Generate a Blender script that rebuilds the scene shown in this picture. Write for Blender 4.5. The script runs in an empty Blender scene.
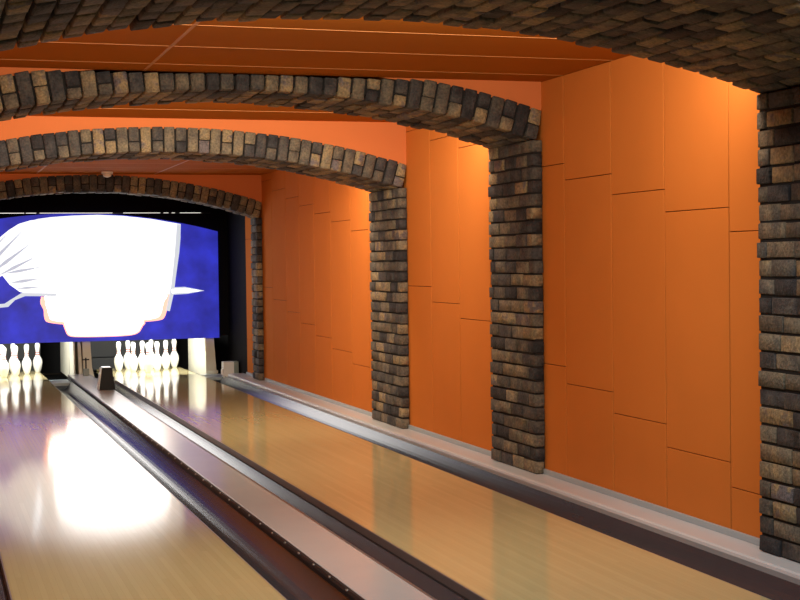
import bpy, bmesh, math, random
from mathutils import Vector, Matrix
random.seed(7)
S = bpy.context.scene
C = S.collection
PI = math.pi

# ------------------------------------------------------------------ measures
XW = 1.86            # half width of the room between the side walls
XP = 1.79            # pillar face
LANE_A, LANE_B = .375, 1.442
CEIL = 2.457
CEIL_LOW = 2.357
# arches: near face y, far face y, centre z, inner radius, outer limit (ceiling)
ARCHES = [(4.45, 5.78, -4.030, 6.385, CEIL), (8.33, 9.07, -4.050, 6.413, CEIL),
          (11.00, 11.82, -4.210, 6.418, CEIL), (16.24, 16.55, -3.662, 5.828, CEIL_LOW)]
Y_PIT = 17.18        # the orange walls stop, the black masking begins
Y_END = 20.6

# ------------------------------------------------------------------ materials
def new_mat(name):
    m = bpy.data.materials.new(name); m.use_nodes = True
    nt = m.node_tree
    return m, nt, nt.nodes['Principled BSDF']

def plain(name, col, rough=.5, metal=0., bump=0., scale=40., var=.0, spec=.5):
    m, nt, b = new_mat(name)
    b.inputs['Base Color'].default_value = (*col, 1)
    b.inputs['Roughness'].default_value = rough
    b.inputs['Metallic'].default_value = metal
    b.inputs['Specular IOR Level'].default_value = spec
    tc = nt.nodes.new('ShaderNodeTexCoord')
    n = nt.nodes.new('ShaderNodeTexNoise'); n.inputs['Scale'].default_value = scale
    n.inputs['Detail'].default_value = 4
    nt.links.new(tc.outputs['Object'], n.inputs['Vector'])
    if var:
        mx = nt.nodes.new('ShaderNodeMix'); mx.data_type = 'RGBA'
        mx.inputs['A'].default_value = (*[c*(1-var) for c in col], 1)
        mx.inputs['B'].default_value = (*[min(1, c*(1+var)) for c in col], 1)
        nt.links.new(n.outputs['Fac'], mx.inputs['Factor'])
        nt.links.new(mx.outputs['Result'], b.inputs['Base Color'])
    if bump:
        bp = nt.nodes.new('ShaderNodeBump'); bp.inputs['Strength'].default_value = bump
        bp.inputs['Distance'].default_value = .004
        nt.links.new(n.outputs['Fac'], bp.inputs['Height'])
        nt.links.new(bp.outputs['Normal'], b.inputs['Normal'])
    return m

def brick_mat():
    m, nt, b = new_mat('brick')
    N, L = nt.nodes, nt.links
    at = N.new('ShaderNodeAttribute'); at.attribute_name = 'brick_tone'
    ramp = N.new('ShaderNodeValToRGB')
    cr = ramp.color_ramp
    stops = [(0., (.018, .017, .020)), (.22, (.048, .045, .047)), (.45, (.098, .084, .067)),
             (.70, (.185, .150, .100)), (.88, (.30, .22, .115)), (1., (.13, .11, .115))]
    cr.elements[0].position, cr.elements[1].position = stops[0][0], stops[-1][0]
    cr.elements[0].color = (*stops[0][1], 1); cr.elements[1].color = (*stops[-1][1], 1)
    for p, c in stops[1:-1]:
        e = cr.elements.new(p); e.color = (*c, 1)
    tc = N.new('ShaderNodeTexCoord')
    n1 = N.new('ShaderNodeTexNoise'); n1.inputs['Scale'].default_value = 13; n1.inputs['Detail'].default_value = 5
    n2 = N.new('ShaderNodeTexNoise'); n2.inputs['Scale'].default_value = 70; n2.inputs['Detail'].default_value = 6
    L.new(tc.outputs['Object'], n1.inputs['Vector']); L.new(tc.outputs['Object'], n2.inputs['Vector'])
    ma = N.new('ShaderNodeMath'); ma.operation = 'MULTIPLY_ADD'; ma.inputs[1].default_value = .9; ma.inputs[2].default_value = -.45
    L.new(n1.outputs['Fac'], ma.inputs[0])
    ad = N.new('ShaderNodeMath'); ad.operation = 'ADD'; ad.use_clamp = True
    L.new(at.outputs['Fac'], ad.inputs[0]); L.new(ma.outputs[0], ad.inputs[1])
    L.new(ad.outputs[0], ramp.inputs['Fac'])
    mr = N.new('ShaderNodeMapRange'); mr.inputs['From Min'].default_value = .3; mr.inputs['From Max'].default_value = .7
    mr.inputs['To Min'].default_value = .6; mr.inputs['To Max'].default_value = 1.35
    L.new(n2.outputs['Fac'], mr.inputs['Value'])
    mx = N.new('ShaderNodeVectorMath'); mx.operation = 'SCALE'
    L.new(ramp.outputs['Color'], mx.inputs[0]); L.new(mr.outputs['Result'], mx.inputs['Scale'])
    L.new(mx.outputs['Vector'], b.inputs['Base Color'])
    b.inputs['Roughness'].default_value = .8
    bp = N.new('ShaderNodeBump'); bp.inputs['Strength'].default_value = .8; bp.inputs['Distance'].default_value = .012
    L.new(n2.outputs['Fac'], bp.inputs['Height']); L.new(bp.outputs['Normal'], b.inputs['Normal'])
    return m

def lane_mat():
    m, nt, b = new_mat('lane_boards')
    N, L = nt.nodes, nt.links
    tc = N.new('ShaderNodeTexCoord')
    sx = N.new('ShaderNodeSeparateXYZ'); L.new(tc.outputs['Object'], sx.inputs[0])
    # board index across the lane
    d = N.new('ShaderNodeMath'); d.operation = 'DIVIDE'; d.inputs[1].default_value = .0274
    L.new(sx.outputs['X'], d.inputs[0])
    fl = N.new('ShaderNodeMath'); fl.operation = 'FLOOR'; L.new(d.outputs[0], fl.inputs[0])
    dy = N.new('ShaderNodeMath'); dy.operation = 'MULTIPLY'; dy.inputs[1].default_value = .55
    L.new(sx.outputs['Y'], dy.inputs[0])
    off = N.new('ShaderNodeMath'); off.operation = 'MULTIPLY_ADD'; off.inputs[1].default_value = .37
    L.new(fl.outputs[0], off.inputs[0]); L.new(dy.outputs[0], off.inputs[2])
    fy = N.new('ShaderNodeMath'); fy.operation = 'FLOOR'; L.new(off.outputs[0], fy.inputs[0])
    cb = N.new('ShaderNodeCombineXYZ'); L.new(fl.outputs[0], cb.inputs[0]); L.new(fy.outputs[0], cb.inputs[1])
    wn = N.new('ShaderNodeTexWhiteNoise'); wn.noise_dimensions = '2D'; L.new(cb.outputs[0], wn.inputs['Vector'])
    gr = N.new('ShaderNodeMapping'); gr.inputs['Scale'].default_value = (60, 1.5, 1)
    L.new(tc.outputs['Object'], gr.inputs['Vector'])
    ns = N.new('ShaderNodeTexNoise'); ns.inputs['Scale'].default_value = 3; ns.inputs['Detail'].default_value = 5
    L.new(gr.outputs[0], ns.inputs['Vector'])
    s = N.new('ShaderNodeMath'); s.operation = 'MULTIPLY_ADD'; s.inputs[1].default_value = .55
    L.new(wn.outputs['Value'], s.inputs[0])
    s2 = N.new('ShaderNodeMath'); s2.operation = 'MULTIPLY'; s2.inputs[1].default_value = .45
    L.new(ns.outputs['Fac'], s2.inputs[0]); L.new(s2.outputs[0], s.inputs[2])
    rp = N.new('ShaderNodeValToRGB')
    rp.color_ramp.elements[0].color = (*LANE_DARK, 1); rp.color_ramp.elements[0].position = .1
    rp.color_ramp.elements[1].color = (*LANE_LIGHT, 1); rp.color_ramp.elements[1].position = .9
    L.new(s.outputs[0], rp.inputs['Fac'])
    # hairline joints
    fr = N.new('ShaderNodeMath'); fr.operation = 'FRACT'; L.new(d.outputs[0], fr.inputs[0])
    lt = N.new('ShaderNodeMath'); lt.operation = 'LESS_THAN'; lt.inputs[1].default_value = .035
    L.new(fr.outputs[0], lt.inputs[0])
    lm = N.new('ShaderNodeMath'); lm.operation = 'MULTIPLY'; lm.inputs[1].default_value = .35
    L.new(lt.outputs[0], lm.inputs[0])
    mx = N.new('ShaderNodeMix'); mx.data_type = 'RGBA'
    L.new(lm.outputs[0], mx.inputs['Factor']); L.new(rp.outputs['Color'], mx.inputs['A'])
    mx.inputs['B'].default_value = (.30, .20, .09, 1)
    L.new(mx.outputs['Result'], b.inputs['Base Color'])
    b.inputs['Roughness'].default_value = .095
    b.inputs['IOR'].default_value = 1.5
    return m

LANE_DARK, LANE_LIGHT = (.51, .43, .215), (.575, .49, .255)

def glow(name, col, strength, var=0., scale=2.):
    m, nt, b = new_mat(name)
    b.inputs['Base Color'].default_value = (*[min(.8, c*.6) for c in col], 1)
    b.inputs['Roughness'].default_value = .45
    b.inputs['Emission Color'].default_value = (*col, 1)
    b.inputs['Emission Strength'].default_value = strength
    if var:
        tc = nt.nodes.new('ShaderNodeTexCoord')
        n = nt.nodes.new('ShaderNodeTexNoise'); n.inputs['Scale'].default_value = scale; n.inputs['Detail'].default_value = 5
        nt.links.new(tc.outputs['Object'], n.inputs['Vector'])
        mx = nt.nodes.new('ShaderNodeMix'); mx.data_type = 'RGBA'
        mx.inputs['A'].default_value = (*[c*(1-var) for c in col], 1)
        mx.inputs['B'].default_value = (*[c*(1+var) for c in col], 1)
        mr = nt.nodes.new('ShaderNodeMapRange'); mr.inputs['From Min'].default_value = .3; mr.inputs['From Max'].default_value = .7
        nt.links.new(n.outputs['Fac'], mr.inputs['Value'])
        nt.links.new(mr.outputs['Result'], mx.inputs['Factor'])
        nt.links.new(mx.outputs['Result'], b.inputs['Emission Color'])
    return m

M = dict(
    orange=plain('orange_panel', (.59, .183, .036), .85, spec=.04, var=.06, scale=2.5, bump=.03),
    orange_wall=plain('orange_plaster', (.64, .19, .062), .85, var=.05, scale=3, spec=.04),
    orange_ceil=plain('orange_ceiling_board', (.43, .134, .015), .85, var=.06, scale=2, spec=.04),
    strip=plain('seam_highlight', (.52, .20, .045), .6),
    groove=plain('dark_groove', (.05, .014, .004), .9),
    brick=brick_mat(),
    mortar=plain('dark_mortar', (.012, .011, .011), .95, bump=.5, scale=60),
    lane=lane_mat(),
    lane_side=plain('lane_side', (.20, .17, .17), .4),
    gutter=plain('gutter_plastic', (.036, .042, .053), .22, var=.1, scale=6),
    gutter_dark=plain('gutter_shadow_gap', (.012, .010, .012), .6),
    capping=plain('grey_capping', (.47, .475, .485), .22, var=.05, scale=5),
    cap_edge=plain('capping_edge', (.14, .12, .12), .3),
    ledge=plain('ledge_laminate', (.56, .58, .61), .3, var=.06, scale=5),
    skirting=plain('skirting_grey', (.36, .42, .46), .4),
    black=plain('matt_black', (.004, .0038, .0036), .8, spec=.1),
    black_gloss=plain('black_plastic', (.005, .005, .005), .45, spec=.2),
    curtain=plain('pit_cushion', (.030, .030, .029), .8, bump=.3, scale=30),
    kick=plain('cream_panel', (.72, .70, .56), .4, var=.05, scale=6),
    white=plain('white_metal', (.86, .87, .84), .35),
    greenish=plain('grey_green_metal', (.26, .31, .28), .4),
    chrome=plain('brushed_metal', (.6, .6, .58), .28, metal=.9),
    pin=plain('pin_white', (.86, .87, .85), .25),
    pin_red=plain('pin_red', (.50, .03, .02), .3),
    plate=plain('gutter_plate', (.38, .46, .49), .35),
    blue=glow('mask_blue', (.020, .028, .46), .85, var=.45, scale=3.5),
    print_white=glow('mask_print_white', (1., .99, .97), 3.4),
    print_pink=glow('mask_print_pink', (1., .40, .30), 1.7),
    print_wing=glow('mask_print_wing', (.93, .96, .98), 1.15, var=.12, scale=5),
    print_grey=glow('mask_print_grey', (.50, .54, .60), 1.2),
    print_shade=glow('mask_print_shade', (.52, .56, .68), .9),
    glint=glow('bar_glint', (1., .97, .9), 1.0),
    dark_wall=plain('dark_paint', (.035, .028, .024), .8),  # unseen approach surfaces, kept dark to cut bounce onto the nearest arch
    stud=plain('stud_metal', (.34, .34, .32), .35, metal=.8),
    concrete=plain('approach_wood', (.20, .13, .06), .3, var=.2, scale=8),
    offwhite=plain('detector_plastic', (.70, .62, .55), .4),
)

# ------------------------------------------------------------------ helpers
def link(name, bm, mat, parent=None, smooth=False):
    me = bpy.data.meshes.new(name)
    bmesh.ops.recalc_face_normals(bm, faces=bm.faces)
    bm.to_mesh(me); bm.free()
    for m in (mat if isinstance(mat, (list, tuple)) else [mat]):
        me.materials.append(m)
    if smooth:
        for p in me.polygons: p.use_smooth = True
    o = bpy.data.objects.new(name, me); C.objects.link(o)
    if parent: o.parent = parent
    return o

def tag(o, label, cat, group=None):
    o['label'] = label; o['category'] = cat
    if group: o['group'] = group
    return o

def thing(name, label, cat, loc=(0, 0, 0), group=None):
    o = bpy.data.objects.new(name, None); C.objects.link(o); o.location = loc
    o.empty_display_size = .1
    return tag(o, label, cat, group)

def struct(name, bm, mat, label=None, cat=None):
    o = link(name, bm, mat); o['kind'] = 'structure'
    if label: o['label'] = label
    if cat: o['category'] = cat
    return o

def box(bm, x0, x1, y0, y1, z0, z1, mi=0, bevel=0.):
    vs = [bm.verts.new((x, y, z)) for x in (x0, x1) for y in (y0, y1) for z in (z0, z1)]
    fs = []
    for q in ((0, 1, 3, 2), (4, 6, 7, 5), (0, 4, 5, 1), (2, 3, 7, 6), (0, 2, 6, 4), (1, 5, 7, 3)):
        f = bm.faces.new([vs[i] for i in q]); f.material_index = mi; fs.append(f)
    if bevel:
        es = list({e for f in fs for e in f.edges})
        r = bmesh.ops.bevel(bm, geom=es, offset=bevel, segments=2, affect='EDGES', profile=.5)
        for f in r['faces']: f.material_index = mi
    return fs

def hexa(bm, p, mi=0):
    """eight points: bottom ring of four then top ring of four"""
    vs = [bm.verts.new(q) for q in p]
    for q in ((0, 1, 2, 3), (4, 5, 6, 7), (0, 1, 5, 4), (1, 2, 6, 5), (2, 3, 7, 6), (3, 0, 4, 7)):
        f = bm.faces.new([vs[i] for i in q]); f.material_index = mi

def extrude_profile(bm, prof, y0, y1, mi=0, closed=True, caps=True, smooth=False):
    a = [bm.verts.new((x, y0, z)) for x, z in prof]
    b = [bm.verts.new((x, y1, z)) for x, z in prof]
    n = len(prof)
    for i in range(n if closed else n-1):
        j = (i+1) % n
        f = bm.faces.new((a[i], a[j], b[j], b[i])); f.material_index = mi; f.smooth = smooth
    if closed and caps:
        f = bm.faces.new(a); f.material_index = mi
        f = bm.faces.new(list(reversed(b))); f.material_index = mi

def lathe(bm, prof, n=20, mi=0):
    rings = []
    for r, z in prof:
        rings.append([bm.verts.new((r*math.cos(2*PI*k/n), r*math.sin(2*PI*k/n), z)) for k in range(n)])
    for a, b in zip(rings, rings[1:]):
        for k in range(n):
            f = bm.faces.new((a[k], a[(k+1) % n], b[(k+1) % n], b[k])); f.material_index = mi; f.smooth = True
    bm.faces.new(rings[0]).material_index = mi; bm.faces.new(rings[-1]).material_index = mi

def bez_poly(pts, n=10):
    """smooth closed outline through the points (Catmull-Rom)"""
    out = []; m = len(pts)
    for i in range(m):
        p0, p1, p2, p3 = (Vector(pts[(i+k-1) % m]) for k in range(4))
        for t in range(n):
            t /= n
            out.append(.5*((2*p1)+(p2-p0)*t+(2*p0-5*p1+4*p2-p3)*t*t+(3*p1-p0-3*p2+p3)*t**3))
    return out

# ------------------------------------------------------------------ bricks
def brick(bm, frame, lo, hi, tone_layer, tone=None, cham=.007, jit=.004):
    """rough chamfered brick between two corners in a local frame (a function giving world points)"""
    if tone is None:
        tone = random.choice((random.uniform(.0, .35), random.uniform(.25, .6), random.uniform(.45, .9), random.uniform(.4, 1.)))
    g = {}
    d = [h-l for l, h in zip(lo, hi)]
    c = [min(cham, q*.3) for q in d]
    ax = [(lo[k], lo[k]+c[k], hi[k]-c[k], hi[k]) for k in range(3)]
    sk = [random.uniform(-jit, jit) for _ in range(6)]
    for i in range(4):
        for j in range(4):
            for k in range(4):
                ex = [i in (0, 3), j in (0, 3), k in (0, 3)]
                if not any(ex): continue
                p = [ax[0][i], ax[1][j], ax[2][k]]
                if sum(ex) >= 2:
                    for a, idx in enumerate((i, j, k)):
                        if ex[a]:
                            s = .5 if sum(ex) == 2 else .72
                            p[a] += (c[a] if idx == 0 else -c[a])*s
                for a, idx in enumerate((i, j, k)):
                    s0 = sk[a*2 + (1 if idx >= 2 else 0)]
                    p[a] += s0*.6 + random.uniform(-jit, jit)*.35
                g[i, j, k] = bm.verts.new(frame(*p))
    def face(*ks):
        f = bm.faces.new([g[q] for q in ks]); f[tone_layer] = tone; f.smooth = True
    for a in range(3):
        for i in range(3):
            for j in range(3):
                for e in (0, 3):
                    q = []
                    for (u, v) in ((i, j), (i+1, j), (i+1, j+1), (i, j+1)):
                        k = [0, 0, 0]; k[a] = e; k[(a+1) % 3] = u; k[(a+2) % 3] = v; q.append(tuple(k))
                    face(*q)

def z_in(x, zc, R): return zc+math.sqrt(R*R-x*x)

def pillar_bm(y0, y1, ztop):
    bm = bmesh.new(); tl = bm.faces.layers.float.new('brick_tone')
    zb = .05
    n = round((ztop-zb)/.0815); h = (ztop-zb)/n
    box(bm, XP+.011, XW-.006, y0+.010, y1-.005, zb, ztop-.004, mi=1)
    for k in range(n):
        z0, z1 = zb+k*h+.0062, zb+(k+1)*h-.0068
        y = y0; first = True
        lens = []
        while y < y1-.001:
            L = random.uniform(.17, .225)
            if first and k % 2: L = random.uniform(.075, .115)
            first = False
            if y1-y-L < .07: L = y1-y
            e = min(y1, y+L)
            dx = random.uniform(-.006, .004)
            brick(bm, lambda a, b, c: (a, b, c), (XP+dx, y+.0045, z0), (XW-.006, e-.0045, z1), tl, cham=.0035, jit=.0045)
            y = e
    return bm

def ring_bm(y0, y1, zc, R, zmax, th=.184):
    bm = bmesh.new(); tl = bm.faces.layers.float.new('brick_tone')
    te = math.asin(1.822/R)
    n = round(2*te*(R+.05)/.0862); n += (n+1) % 2
    dt = 2*te/n
    def fr(r, y, t): return (max(-XW+.006, min(XW-.006, r*math.sin(t))), y, zc+r*math.cos(t))
    def rmax(t0, t1):
        return min(R+th, (zmax-.006-zc)/max(math.cos(t0), math.cos(t1)))
    # dark mortar bed
    a = []
    for i in range(n+1):
        t = -te+i*dt; ro = rmax(t, t)-.012
        a.append([bm.verts.new(fr(r, y, t)) for r in (R+.030, ro) for y in (y0+.016, y1-.009)])
    for u, v in zip(a, a[1:]):
        for p, q in ((0, 1), (1, 3), (3, 2), (2, 0)):
            f = bm.faces.new((u[p], u[q], v[q], v[p])); f.material_index = 1
    for u in (a[0], a[-1]):
        f = bm.faces.new((u[0], u[1], u[3], u[2])); f.material_index = 1
    for i in range(n):
        t0, t1 = -te+i*dt, -te+(i+1)*dt
        ro = rmax(t0, t1)
        d1 = .20 if i % 2 else .10
        dr = random.uniform(-.004, .004); dy = random.uniform(-.006, .004)
        if i % 2 or ro-R < .13:
            vous(bm, fr, R+dr, ro, y0+dy, y0+d1-.004, t0, t1, R, tl)
        else:
            rm = R+(ro-R)*random.uniform(.40, .52)
            vous(bm, fr, R+dr, rm-.004, y0+dy, y0+d1-.004, t0, t1, R, tl)
            vous(bm, fr, rm+.004, ro, y0+random.uniform(-.006, .004), y0+d1-.004, t0, t1, R, tl)
        y = y0+d1
        while y < y1-.001:
            e = y+random.uniform(.19, .215)
            if y1-e < .08: e = y1
            vous(bm, fr, R+random.uniform(-.007, .004), R+.08, y+.004, e-.004, t0, t1, R, tl)
            y = e
    return bm

def vous(bm, fr, r0, r1, y0, y1, t0, t1, R, tl):
    """a brick in arch coordinates; angle is carried as arc length so chamfers stay even"""
    f2 = lambda r, y, s: fr(r, y, s/R)
    brick(bm, f2, (r0, y0, t0*R+.0062), (r1, y1, t1*R-.0062), tl, cham=.005, jit=.004)

def mirror(bm):
    for v in bm.verts: v.co.x = -v.co.x
    return bm

ARCH_LABEL = [
    'brown brick arch nearest the viewer, dark underside across the top of the photo',
    'rough brown brick arch second from the front, its pillar right of the photo centre',
    'purple-brown brick arch third from the front, under the brightly lit salmon band',
    'dark brick arch at the far end, framing the glowing blue panel']
for k, (y0, y1, zc, R, zm) in enumerate(ARCHES):
    t = thing('brick_arch', ARCH_LABEL[k], 'arch', (0, y0, .05), 'brick arches across the lanes')
    off = Vector((0, y0, .05))
    zt = z_in(XP, zc, R)-.004
    for side in (0, 1):
        bm = pillar_bm(y0, y1, zt)
        if side: mirror(bm)
        for v in bm.verts: v.co -= off
        link('pillar', bm, [M['brick'], M['mortar']], t)
    bm = ring_bm(y0, y1, zc, R, zm)
    for v in bm.verts: v.co -= off
    link('arch_ring', bm, [M['brick'], M['mortar']], t)
    # orange bulkhead above the brick ring
    bm = bmesh.new()
    N = 40; xs = [-XW+2*XW*i/N for i in range(N+1)]
    yf, yb = y0+.02, y1-.015
    lo = [min(zm, z_in(min(abs(x), 1.85), zc, R+.150)) for x in xs]
    if k == 0: yf = y0+.02
    rows = [[bm.verts.new((x, y, z)) for x, z in zip(xs, zz)] for y, zz in
            ((yf, lo), (yf, [zm+.02]*len(xs)), (yb, [zm+.02]*len(xs)), (yb, lo))]
    for a, b in zip(rows, rows[1:]+rows[:1]):
        for i in range(N):
            bm.faces.new((a[i], a[i+1], b[i+1], b[i]))
    for i in (0, N):
        bm.faces.new([r[i] for r in rows])
    struct('trim_%d' % (k+1), bm, M['orange_wall'])

# ------------------------------------------------------------------ side walls in staggered orange panels
BOUND = [4.29, 4.92, 5.53, 6.145, 6.78, 7.393, 8.022, 8.63, 9.24, 9.845, 10.455, 11.07, 11.62, 12.10, 12.645,
         13.33, 13.945, 14.55, 15.13, 15.78, 16.35, 16.85, 17.18]
SEAM = [.05, .165, .281, .397, .514, .630, .730, .845, .958, 1.061, 1.176, .36, .36, .461, .561,
        .657, .757, .858, .970, 1.10, .35, .47]
def wall_bm(sgn):
    bm = bmesh.new()
    X0, X1 = XW, XW+.016
    def b2(xa, xb, *r, **k):
        xa, xb = sorted((sgn*xa, sgn*xb)); box(bm, xa, xb, *r, **k)
    b2(XW+.012, XW+.12, 4.29, Y_PIT, 0, CEIL+.05, mi=1)
    for i, s in enumerate(SEAM):
        ya, yb = BOUND[i], BOUND[i+1]
        top = CEIL if yb < 16.4 else CEIL_LOW
        cuts = [.052]
        q = s
        while q < top-.02:
            if q > .10: cuts.append(q)
            q += 1.207 if i < 12 else 1.183
        cuts.append(top)
        for a, b in zip(cuts, cuts[1:]):
            b2(X0, X1, ya+.0045, yb-.0045, a+.002, b-.002, bevel=.002)
    return bm
for s, nm in ((1, 'right'), (-1, 'left')):
    struct('wall_'+nm, wall_bm(s), [M['orange'], M['groove']])
    bm = bmesh.new()
    xa, xb = sorted((s*(XW-.016), s*XW))
    for (ya, yb) in ((5.79, 8.37), (9.075, 11.045), (11.825, 16.175), (16.605, Y_PIT)):
        box(bm, xa, xb, ya, yb, .05, .082, bevel=.003)
    struct('baseboard_'+nm, bm, M['skirting'])
    # ledge between the outer gutter and the wall
    bm = bmesh.new()
    pr = [(1.677, .004), (1.672, .030), (1.676, .043), (1.686, .05), (XW+.01, .05), (XW+.01, -.12), (1.677, -.12)]
    extrude_profile(bm, [(s*x, z) for x, z in pr], 4.3, 17.42)
    struct('trim_%d' % (5 if s > 0 else 6), bm, M['ledge'])

# ------------------------------------------------------------------ ceiling; seam strips coloured lighter for light caught on their edges
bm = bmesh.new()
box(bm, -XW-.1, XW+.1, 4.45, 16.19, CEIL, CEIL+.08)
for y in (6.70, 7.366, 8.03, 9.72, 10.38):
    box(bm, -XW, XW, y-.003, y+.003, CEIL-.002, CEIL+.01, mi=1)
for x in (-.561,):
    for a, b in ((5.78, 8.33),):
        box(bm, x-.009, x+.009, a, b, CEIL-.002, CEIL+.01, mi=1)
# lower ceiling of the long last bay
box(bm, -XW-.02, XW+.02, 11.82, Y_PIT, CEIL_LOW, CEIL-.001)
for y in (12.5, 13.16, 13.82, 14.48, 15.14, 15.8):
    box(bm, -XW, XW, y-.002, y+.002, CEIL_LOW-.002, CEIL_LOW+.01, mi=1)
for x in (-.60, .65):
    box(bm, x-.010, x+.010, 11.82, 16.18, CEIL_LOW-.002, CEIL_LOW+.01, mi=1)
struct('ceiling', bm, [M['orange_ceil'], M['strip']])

# smoke detector on the low ceiling
t = thing('smoke_detector', 'small white dome smoke detector on the orange ceiling before the far arch', 'detector', (.09, 15.75, CEIL_LOW))
bm = bmesh.new(); lathe(bm, [(.062, 0), (.062, -.018), (.056, -.024)], 24); link('base', bm, M['offwhite'], t)
bm = bmesh.new(); lathe(bm, [(.048, -.024), (.047, -.040), (.038, -.054), (.02, -.062), (.004, -.064)], 24); link('dome', bm, M['offwhite'], t)

# ------------------------------------------------------------------ lanes, gutters, divider
def lane(sgn, label):
    xa, xb = sorted((sgn*LANE_A, sgn*LANE_B)); cx = (xa+xb)/2
    t = thing('bowling_lane', label, 'lane', (cx, 0, 0), 'bowling lanes')
    hw = (xb-xa)/2
    bm = bmesh.new(); box(bm, -hw+.006, hw-.006, .35, 17.72, -.06, 0); link('lane_surface', bm, M['lane'], t)
    bm = bmesh.new(); box(bm, -hw, hw, 17.722, 19.75, -.06, 0); link('pin_deck', bm, M['lane'], t)
    for s in (-1, 1):
        bm = bmesh.new()
        x0, x1 = sorted((s*(hw-.006), s*hw))
        box(bm, x0, x1, .35, 17.72, -.06, -.0015); link('edge_board', bm, M['lane_side'], t)
lane(-1, 'left polished wooden bowling lane carrying the big white glare')
lane(1, 'right polished wooden bowling lane beside the orange panelled wall')

def gutter(lane_x, out, label, y1=17.75):
    """trough from the lane edge at lane_x outwards (out = +1 or -1)"""
    t = thing('lane_gutter', label, 'gutter', (lane_x, 0, 0), 'lane gutters')
    pr = []
    W = .233
    for i in range(17):
        a = i/16
        u = .012+(W-.012)*a
        # lane side lip low, rising higher on the outer side
        if a < .5: z = -.095+.052*(abs(a-.5)/.5)**2.2
        else: z = -.095+.100*((a-.5)/.5)**2.2
        pr.append((out*u, z))
    th = [(x, z-.008) for x, z in reversed(pr)]
    bm = bmesh.new(); extrude_profile(bm, pr+th, .35, y1, smooth=False); link('trough', bm, M['gutter'], t)
    # narrow lip along the lane
    bm = bmesh.new(); x0, x1 = sorted((out*.001, out*.011)); box(bm, x0, x1, .35, y1, -.055, -.040); link('lip', bm, M['gutter_dark'], t)
    # flat plate where the gutter opens into the pit
    bm = bmesh.new(); x0, x1 = sorted((out*.002, out*W)); box(bm, x0, x1, y1, 18.24, -.05, -.012, bevel=.004); link('pit_plate', bm, M['plate'], t)
gutter(-LANE_A, 1, 'dark gutter right of the left lane, below the studded rail')
gutter(LANE_A, -1, 'narrow dark gutter between grey divider and the right lane')
gutter(LANE_B, 1, 'dark purple-grey gutter along the ledge of the right wall')
gutter(-LANE_B, -1, 'gutter at the left edge of the left lane, bottom left corner')

t = thing('lane_divider', 'long grey raised divider running between the two lanes', 'divider', (0, 0, 0))
bm = bmesh.new()
box(bm, -.140, .112, .35, 18.2, -.02, .05, bevel=.006)
link('capping', bm, M['capping'], t)
bm = bmesh.new()
pr = [(.1125, .0485), (.122, .047), (.134, .041), (.139, .028), (.139, .0), (.136, -.02), (.1125, -.02)]
extrude_profile(bm, pr, .35, 18.2); link('edge_moulding', bm, M['cap_edge'], t)
bm = bmesh.new(); box(bm, -.100, .100, .35, 18.2, -.12, -.02); link('core', bm, M['black_gloss'], t)

t = thing('stud_rail', 'dark rail with small metal studs along the left side of the grey divider', 'rail', (-.1405, 0, .024))
bm = bmesh.new()
pr = [(0, .024), (-.010, .022), (-.016, .010), (-.016, -.008), (-.008, -.016), (0, -.016)]
extrude_profile(bm, pr, .35, 17.6); link('rail', bm, M['gutter_dark'], t)
sb = bmesh.new(); bmesh.ops.create_uvsphere(sb, u_segments=8, v_segments=6, radius=.0085)
stud = link('stud', sb, M['stud'], t, True); stud.location = (-.013, 4.9, .018); stud.scale = (.8, 1.3, .7)
for i in range(1, 47):
    o = stud.copy(); o.location = (-.013, 4.9+i*.27, .018); o.parent = t; C.objects.link(o)

# black hood at the end of the divider
t = thing('ball_guard', 'small black wedge-shaped box with a pale side standing on the divider', 'box', (.05, 15.72, .05))
bm = bmesh.new()
hexa(bm, [(-.085, 0, 0), (.085, 0, 0), (.075, .26, 0), (-.075, .26, 0), (-.052, .012, .235), (.052, .012, .235), (.05, .2, .235), (-.05, .2, .235)])
bmesh.ops.bevel(bm, geom=list(bm.edges), offset=.006, segments=2, affect='EDGES', profile=.5)
link('hood', bm, M['black_gloss'], t)
bm = bmesh.new()
hexa(bm, [(-.090, .004, .004), (-.0862, .004, .004), (-.0782, .262, .004), (-.084, .262, .004),
          (-.0575, .014, .23), (-.0535, .014, .23), (-.0515, .2, .23), (-.0555, .2, .23)])
link('side_plate', bm, M['white'], t)
bm = bmesh.new(); box(bm, -.044, .044, .02, .19, .2355, .240, bevel=.002); link('top_plate', bm, M['chrome'], t)

# small black stand with a crossbar
t = thing('lever_stand', 'thin black post with a crossbar standing before the middle cream panels', 'stand', (.05, 17.9, .05))
bm = bmesh.new(); box(bm, -.035, .035, -.03, .03, 0, .085, bevel=.006); link('base', bm, M['greenish'], t)
bm = bmesh.new(); box(bm, -.008, .008, -.008, .008, .085, .215); link('post', bm, M['black_gloss'], t)
bm = bmesh.new(); box(bm, -.040, .040, -.008, .008, .185, .200, bevel=.004); link('crossbar', bm, M['black_gloss'], t)

# ------------------------------------------------------------------ pinsetter end
bm = bmesh.new()
for s in (-1, 1):
    x0, x1 = sorted((s*(XW+.002), s*(XW+.12))); box(bm, x0, x1, Y_PIT, Y_END, -.1, CEIL_LOW)
struct('wall_pit', bm, M['black'])
bm = bmesh.new(); box(bm, -XW-.1, XW+.1, Y_PIT, Y_END, CEIL_LOW-.02, CEIL_LOW+.1); struct('ceiling_pit', bm, M['black'])
bm = bmesh.new(); box(bm, -XW-.1, XW+.1, 18.28, 18.34, .47, CEIL_LOW-.02); struct('wall_fascia', bm, M['black'])
bm = bmesh.new(); box(bm, -XW-.1, XW+.1, Y_END, Y_END+.1, -.1, CEIL_LOW); struct('wall_far', bm, M['black'])
bm = bmesh.new(); box(bm, -XW-.1, XW+.1, .0, Y_END+.1, -.2, -.125); struct('floor', bm, M['black'])

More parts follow.
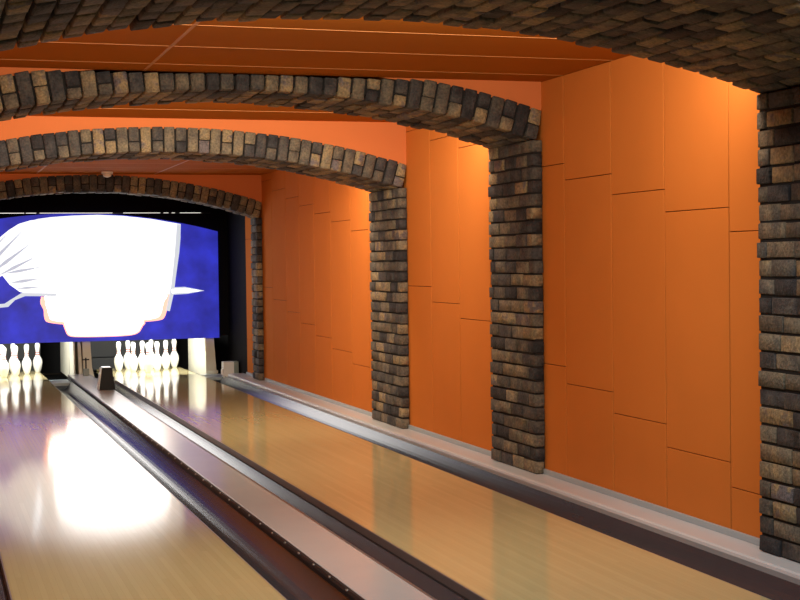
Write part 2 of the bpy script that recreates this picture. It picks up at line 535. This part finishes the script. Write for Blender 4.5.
# picture panel hung in front of the machines
t = thing('masking_panel', 'large glowing blue picture panel with a white figure above the pins', 'panel', (0, 18.2, .44))
def flat(name, outline, y, mat, th=.004, smooth=0):
    pts = [Vector(p) for p in outline]
    if smooth: pts = bez_poly(pts, smooth)
    bm = bmesh.new()
    a = [bm.verts.new((p[0], y, p[1]-.44)) for p in pts]
    b = [bm.verts.new((p[0], y+th, p[1]-.44)) for p in pts]
    n = len(pts)
    f1 = bm.faces.new(a); f2 = bm.faces.new(b)
    for i in range(n): bm.faces.new((a[i], a[(i+1) % n], b[(i+1) % n], b[i]))
    bmesh.ops.triangulate(bm, faces=[f1, f2])
    return link(name, bm, mat, t)
arc = []
Rm = 6.6; zcm = 2.0-Rm
for i in range(41):
    x = 1.725-3.45*i/40
    arc.append((x, zcm+math.sqrt(Rm*Rm-x*x)))
flat('board', [(-1.725, .445), (1.725, .445)]+arc, 0, M['blue'], .05)
# printed figure: a broad white shape with a pale hem below and a long narrow point to the right
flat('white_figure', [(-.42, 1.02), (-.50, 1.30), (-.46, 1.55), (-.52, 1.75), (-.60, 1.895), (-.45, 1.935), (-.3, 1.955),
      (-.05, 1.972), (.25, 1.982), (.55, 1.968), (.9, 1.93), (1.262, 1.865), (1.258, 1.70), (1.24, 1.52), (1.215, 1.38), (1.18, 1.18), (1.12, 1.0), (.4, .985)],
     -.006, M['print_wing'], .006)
flat('figure_glow_core', [(-.22, 1.0), (-.32, 1.2), (-.30, 1.5), (-.22, 1.72), (.0, 1.87), (.35, 1.93), (.7, 1.88), (.95, 1.76), (1.08, 1.55), (1.06, 1.25), (1.0, 1.0), (.4, .985)],
     -.0072, M['print_white'], .001, 4)  # bright glow of the figure's middle, put into a stronger emission colour
flat('feather_wing', [(-.40, 1.02), (-.50, 1.02), (-.68, 1.06), (-.80, 1.15), (-.88, 1.26), (-1.0, 1.20), (-1.3, 1.24), (-1.38, 1.5), (-1.1, 1.62), (-.92, 1.70), (-.80, 1.80), (-.68, 1.875), (-.55, 1.915), (-.40, 1.935)],
     -.004, M['print_wing'], .003)
flat('hem', [(-.30, 1.0), (-.425, .99), (-.445, .92), (-.41, .84), (-.405, .76), (-.375, .695), (-.25, .668), (-.14, .66), (.30, .66), (.74, .665), (.97, .68), (1.045, .72), (1.09, .86), (1.14, .99), (.9, 1.02)],
     -.005, M['print_pink'], .005, 4)
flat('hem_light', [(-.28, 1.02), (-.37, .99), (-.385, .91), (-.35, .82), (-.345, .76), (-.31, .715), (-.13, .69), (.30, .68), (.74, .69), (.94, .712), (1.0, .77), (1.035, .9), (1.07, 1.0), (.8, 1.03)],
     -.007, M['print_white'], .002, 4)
flat('skirt_rim', [(-.125, .69), (-.15, .63), (-.15, .56), (-.11, .515), (.0, .50), (.3, .495), (.6, .502), (.715, .53), (.757, .59), (.74, .69)], -.0062, M['print_pink'], .0012, 4)
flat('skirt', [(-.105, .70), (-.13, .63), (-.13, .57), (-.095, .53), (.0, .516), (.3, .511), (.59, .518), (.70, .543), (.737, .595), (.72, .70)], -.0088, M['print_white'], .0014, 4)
flat('side_shade', [(1.259, 1.862), (1.258, 1.70), (1.24, 1.52), (1.19, 1.20), (1.165, 1.02), (1.11, .79), (1.06, .80), (1.13, 1.10), (1.17, 1.40), (1.20, 1.70), (1.215, 1.865)], -.0095, M['print_grey'], .001)
flat('point', [(1.13, 1.085), (1.30, 1.088), (1.545, 1.036), (1.33, 1.0), (1.12, .992)], -.011, M['print_grey'], .002)
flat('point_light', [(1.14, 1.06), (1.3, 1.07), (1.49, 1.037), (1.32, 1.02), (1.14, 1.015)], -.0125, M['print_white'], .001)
flat('tail', [(-1.10, .86), (-.82, .885), (-.74, .965), (-.62, 1.01), (-.25, 1.0), (-.25, 1.035), (-.66, 1.05), (-.80, .965), (-.86, .925), (-1.10, .905)], -.0105, M['print_grey'], .001)
for a, b, w in (((-1.12, 1.30), (-.60, 1.83), .020), ((-1.05, 1.26), (-.52, 1.66), .022), ((-.95, 1.25), (-.45, 1.50), .020), ((-.88, 1.28), (-.40, 1.36), .018),
                ((-.80, 1.17), (-.42, 1.22), .020), ((-.74, 1.10), (-.40, 1.12), .014), ((-1.2, 1.36), (-.78, 1.79), .018)):
    d = Vector((b[0]-a[0], b[1]-a[1])).normalized(); n_ = Vector((-d.y, d.x))*w
    flat('feather_line', [a, (a[0]*.6+b[0]*.4+n_.x, a[1]*.6+b[1]*.4+n_.y), b, (a[0]*.6+b[0]*.4-n_.x, a[1]*.6+b[1]*.4-n_.y)], -.0075, M['print_shade'], .001)
flat('seam_line', [(-.1, 1.008), (.5, 1.018), (1.0, 1.05), (1.0, 1.043), (.5, 1.006), (-.1, .998)], -.012, M['print_grey'], .001)

# thin bar over the panel; glowing segments imitate reflections on its edge
t = thing('edge_bar', 'thin bar with painted glints along the top of the blue picture panel', 'bar', (0, 18.12, 1.995))
bm = bmesh.new(); box(bm, -1.62, 1.62, -.01, .03, 0, .014); link('channel', bm, M['black_gloss'], t)
for a, b in ((-1.2, -.62), (-.60, -.48), (-.44, .42), (.55, 1.0), (1.04, 1.10), (1.14, 1.18), (1.24, 1.5)):
    bm = bmesh.new(); box(bm, a, b, -.013, -.0105, .002, .009); link('glint_strip', bm, M['glint'], t)

# dark cushions behind the pins
for s, lb in ((-1, 'dark grey pit cushion behind the left lane pins'), (1, 'dark grey pit cushion behind the right lane pins')):
    t = thing('pit_cushion', lb, 'cushion', (s*.909, 20.2, -.05), 'pit cushions')
    for a, b in ((.0, .165), (.172, .62)):
        bm = bmesh.new(); box(bm, -.60, .60, 0, .06, a, b, bevel=.01); link('pad', bm, M['curtain'], t)

# cream kickback panels
t = thing('kickback_panel', 'cream kickback panel at the right end of the right lane pins', 'panel', (1.56, 18.26, -.05), 'cream kickback panels')
bm = bmesh.new()
hexa(bm, [(0, 0, .0), (.140, 0, .0), (.140, .9, .0), (0, 1.3, .0), (0, 0, .66), (.095, 0, .66), (.095, .9, .66), (0, 1.3, .66)])
bmesh.ops.bevel(bm, geom=list(bm.edges), offset=.006, segments=2, affect='EDGES', profile=.5)
link('panel', bm, M['kick'], t)
bm = bmesh.new(); box(bm, .0, .150, -.012, .0, .045, .085, bevel=.004); link('foot_strip', bm, M['kick'], t)

t = thing('kickback_panel', 'pair of cream kickback panels with dark slots between the two pin decks', 'panel', (-.045, 18.26, -.05), 'cream kickback panels')
bm = bmesh.new(); box(bm, -.012, 0.004, 0, 1.9, 0, .66, bevel=.004); link('left_panel', bm, M['kick'], t)
bm = bmesh.new(); hexa(bm, [(.050, 0, 0), (.095, 0, 0), (.095, .5, 0), (.050, .5, 0), (.028, 0, .66), (.062, 0, .66), (.062, .5, .66), (.028, .5, .66)]); link('middle_panel', bm, M['kick'], t)
bm = bmesh.new(); hexa(bm, [(.100, .0, 0), (.245, 0, 0), (.245, 1.9, 0), (.100, 1.9, 0), (.100, 0, .17), (.205, 0, .17), (.205, 1.9, .17), (.100, 1.9, .17)])
hexa(bm, [(.1001, .0, .1701), (.2049, 0, .1701), (.2049, 1.9, .1701), (.1001, 1.9, .1701), (.085, 0, .66), (.178, 0, .66), (.178, 1.9, .66), (.085, 1.9, .66)])
link('right_panel', bm, M['kick'], t)
bm = bmesh.new(); box(bm, -.012, .24, .6, .64, 0, .66); link('back_plate', bm, M['black'], t)

# white box on the gutter end at the right
t = thing('sensor_box', 'small white metal box with grey-green side beside the right cream panel', 'box', (1.735, 17.62, -.0115))
bm = bmesh.new(); box(bm, -.075, .055, 0, .14, 0, .19, bevel=.005); link('housing', bm, M['white'], t)
bm = bmesh.new(); box(bm, .0565, .112, .01, .15, 0, .19, bevel=.004); link('side_cover', bm, M['greenish'], t)
bm = bmesh.new(); box(bm, -.100, -.077, .02, .05, .03, .10, bevel=.004); link('bracket', bm, M['white'], t)
bm = bmesh.new(); box(bm, 1.677, XW-.001, 17.422, 18.27, -.10, -.012); struct('trim_7', bm, M['ledge'])

# ------------------------------------------------------------------ pins
PROF = [(.0258, 0), (.028, .004), (.0362, .019), (.0496, .057), (.0558, .086), (.0605, .114), (.0595, .140), (.0540, .165),
        (.0445, .184), (.0350, .200), (.0275, .215), (.0240, .235), (.0228, .254), (.0240, .278), (.0275, .300), (.0310, .320), (.0323, .340),
        (.0308, .356), (.0255, .370), (.0160, .3785), (.004, .381)]
def r_at(z):
    for (r0, z0), (r1, z1) in zip(PROF, PROF[1:]):
        if z0 <= z <= z1: return r0+(r1-r0)*(z-z0)/(z1-z0)
bm = bmesh.new(); lathe(bm, PROF, 24)
pin0 = thing('bowling_pin', '', 'bowling pin')
link('body', bm, M['pin'], pin0)
for z in (.224, .252):
    bm = bmesh.new(); zz = [z+.011*i/3 for i in range(4)]
    lathe(bm, [(r_at(q)+.0009, q) for q in zz], 24); link('neck_stripe', bm, M['pin_red'], pin0)
OFF = {1: (0, 0), 2: (-.5, 1), 3: (.5, 1), 4: (-1, 2), 5: (0, 2), 6: (1, 2), 7: (-1.5, 3), 8: (-.5, 3), 9: (.5, 3), 10: (1.5, 3)}
LBL = {
 (-1, 10): 'white bowling pin at the right end of the left lane rack',
 (-1, 6): 'white bowling pin second from the right on the left lane',
 (-1, 3): 'white bowling pin third from the right on the left lane, overlapping another behind it',
 (-1, 9): 'white back-row bowling pin mostly hidden behind the third pin of the left lane',
 (-1, 1): 'front white bowling pin of the left lane, at the left photo edge',
 (-1, 5): 'white bowling pin peeking out behind the front pin of the left lane',
 (1, 10): 'white bowling pin at the far right of the right lane rack',
 (1, 6): 'white bowling pin second from the right on the right lane',
 (1, 3): 'white bowling pin third from the right on the right lane',
 (1, 1): 'front white bowling pin at the centre of the right lane rack, nearest the viewer',
 (1, 9): 'white bowling pin just right of and behind the right lane front pin',
 (1, 5): 'white bowling pin just left of and behind the front pin of the right lane',
 (1, 2): 'white bowling pin third from the left on the right lane, before the back row',
 (1, 8): 'white back-row bowling pin second from the left on the right lane',
 (1, 4): 'white bowling pin at the far left of the right lane rack',
}
first = True
for (s, n), lb in LBL.items():
    dx, r = OFF[n]
    if first: o = pin0; first = False
    else:
        o = pin0.copy(); C.objects.link(o)
        for ch in list(pin0.children):
            c = ch.copy(); c.parent = o; C.objects.link(c)
    o.location = (s*.909+dx*.3048+(.052 if s < 0 else 0), 18.72+r*.264, 0)
    tag(o, lb, 'bowling pin', 'pins on the left lane' if s < 0 else 'pins on the right lane')

# ------------------------------------------------------------------ the approach behind and around the viewer
bm = bmesh.new()
box(bm, -3.2, 3.2, -3, .345, -.15, -.001); struct('floor_approach', bm, M['concrete'])
bm = bmesh.new()
for s in (-1, 1):
    x0, x1 = sorted((s*3.2, s*3.3)); box(bm, x0, x1, -3, 4.45, -.15, 2.9)
    x0, x1 = sorted((s*(XW+.125), s*3.3)); box(bm, x0, x1, 4.29, 4.45, -.15, 2.9)
box(bm, -XW-.125, XW+.125, 4.40, 4.448, CEIL+.001, 2.9)
box(bm, -3.3, 3.3, -3.1, -3, -.15, 2.9)
struct('wall_approach', bm, M['dark_wall'])
bm = bmesh.new(); box(bm, -3.3, 3.3, -3.1, 4.448, 2.901, 3.0); struct('ceiling_approach', bm, M['dark_wall'])
bm = bmesh.new()
for s in (-1, 1):
    x0, x1 = sorted((s*1.678, s*3.2)); box(bm, x0, x1, .346, 4.29, -.15, .05)
struct('trim_8', bm, M['dark_wall'])

# ------------------------------------------------------------------ lights
def area(name, loc, direction, sx, sy, power, col, spread=PI):
    l = bpy.data.lights.new(name, 'AREA'); l.shape = 'RECTANGLE'; l.size = sx; l.size_y = sy
    l.energy = power; l.color = col; l.spread = spread
    o = bpy.data.objects.new(name, l); C.objects.link(o); o.location = loc
    o.rotation_euler = Vector(direction).to_track_quat('-Z', 'Y').to_euler()
    return o
WARM = (1., .86, .66)
# linear lamps hidden on the back of the arches, just under the ceiling
area('bay_lamp', (0, 5.86, 2.41), (0, .85, -.6), 3.5, .06, 58, WARM)
area('bay_lamp', (0, 9.15, 2.41), (0, .85, -.6), 3.5, .06, 72, WARM)
area('bay_lamp', (0, 11.90, 2.32), (0, .4, -.92), 3.4, .06, 72, (1., .78, .54))
# lamps above each pin deck, behind the panel
for s in (-1, 1):
    area('deck_lamp', (s*.909, 18.50, .95), (0, .5, -.85), 1.0, .12, 48, (1., .99, .96))
# unseen room lamp over the approach, plus fill light added for the near lane
area('approach_lamp', (0, .0, 2.88), (0, .0, -1), 3.0, 1.6, 40, (.94, .98, 1.))
area('lane_fill', (0, 3.6, 2.78), (0, .62, -.78), 3.2, .3, 60, (.94, .98, 1.))

w = bpy.data.worlds.new('World'); S.world = w; w.use_nodes = True
w.node_tree.nodes['Background'].inputs[0].default_value = (.03, .022, .015, 1)
w.node_tree.nodes['Background'].inputs[1].default_value = .3

# ------------------------------------------------------------------ camera
f, yaw, pitch, roll, cx, H = 1473.47, .31093, -.02619, -.01274, -1.74789, 1.36874
c, s_ = math.cos(yaw), math.sin(yaw)
Xr = Vector((c, -s_, 0)); F = Vector((s_, c, 0)); Z = Vector((0, 0, 1))
cp, sp = math.cos(pitch), math.sin(pitch)
F2 = F*cp+Z*sp; Z2 = -F*sp+Z*cp
cr_, sr = math.cos(roll), math.sin(roll)
R_ = Xr*cr_+Z2*sr; U_ = -Xr*sr+Z2*cr_
cam = bpy.data.cameras.new('camera'); cam.sensor_width = 36; cam.lens = f/800*36; cam.clip_end = 100
co = bpy.data.objects.new('camera', cam); C.objects.link(co)
m = Matrix((R_, U_, -F2)).transposed().to_4x4(); m.translation = (cx, 0, H)
co.matrix_world = m
S.camera = co
S.view_settings.view_transform = 'Standard'; S.view_settings.look = 'None'
S.view_settings.exposure = 0; S.view_settings.gamma = 1; S.view_settings.use_curve_mapping = False
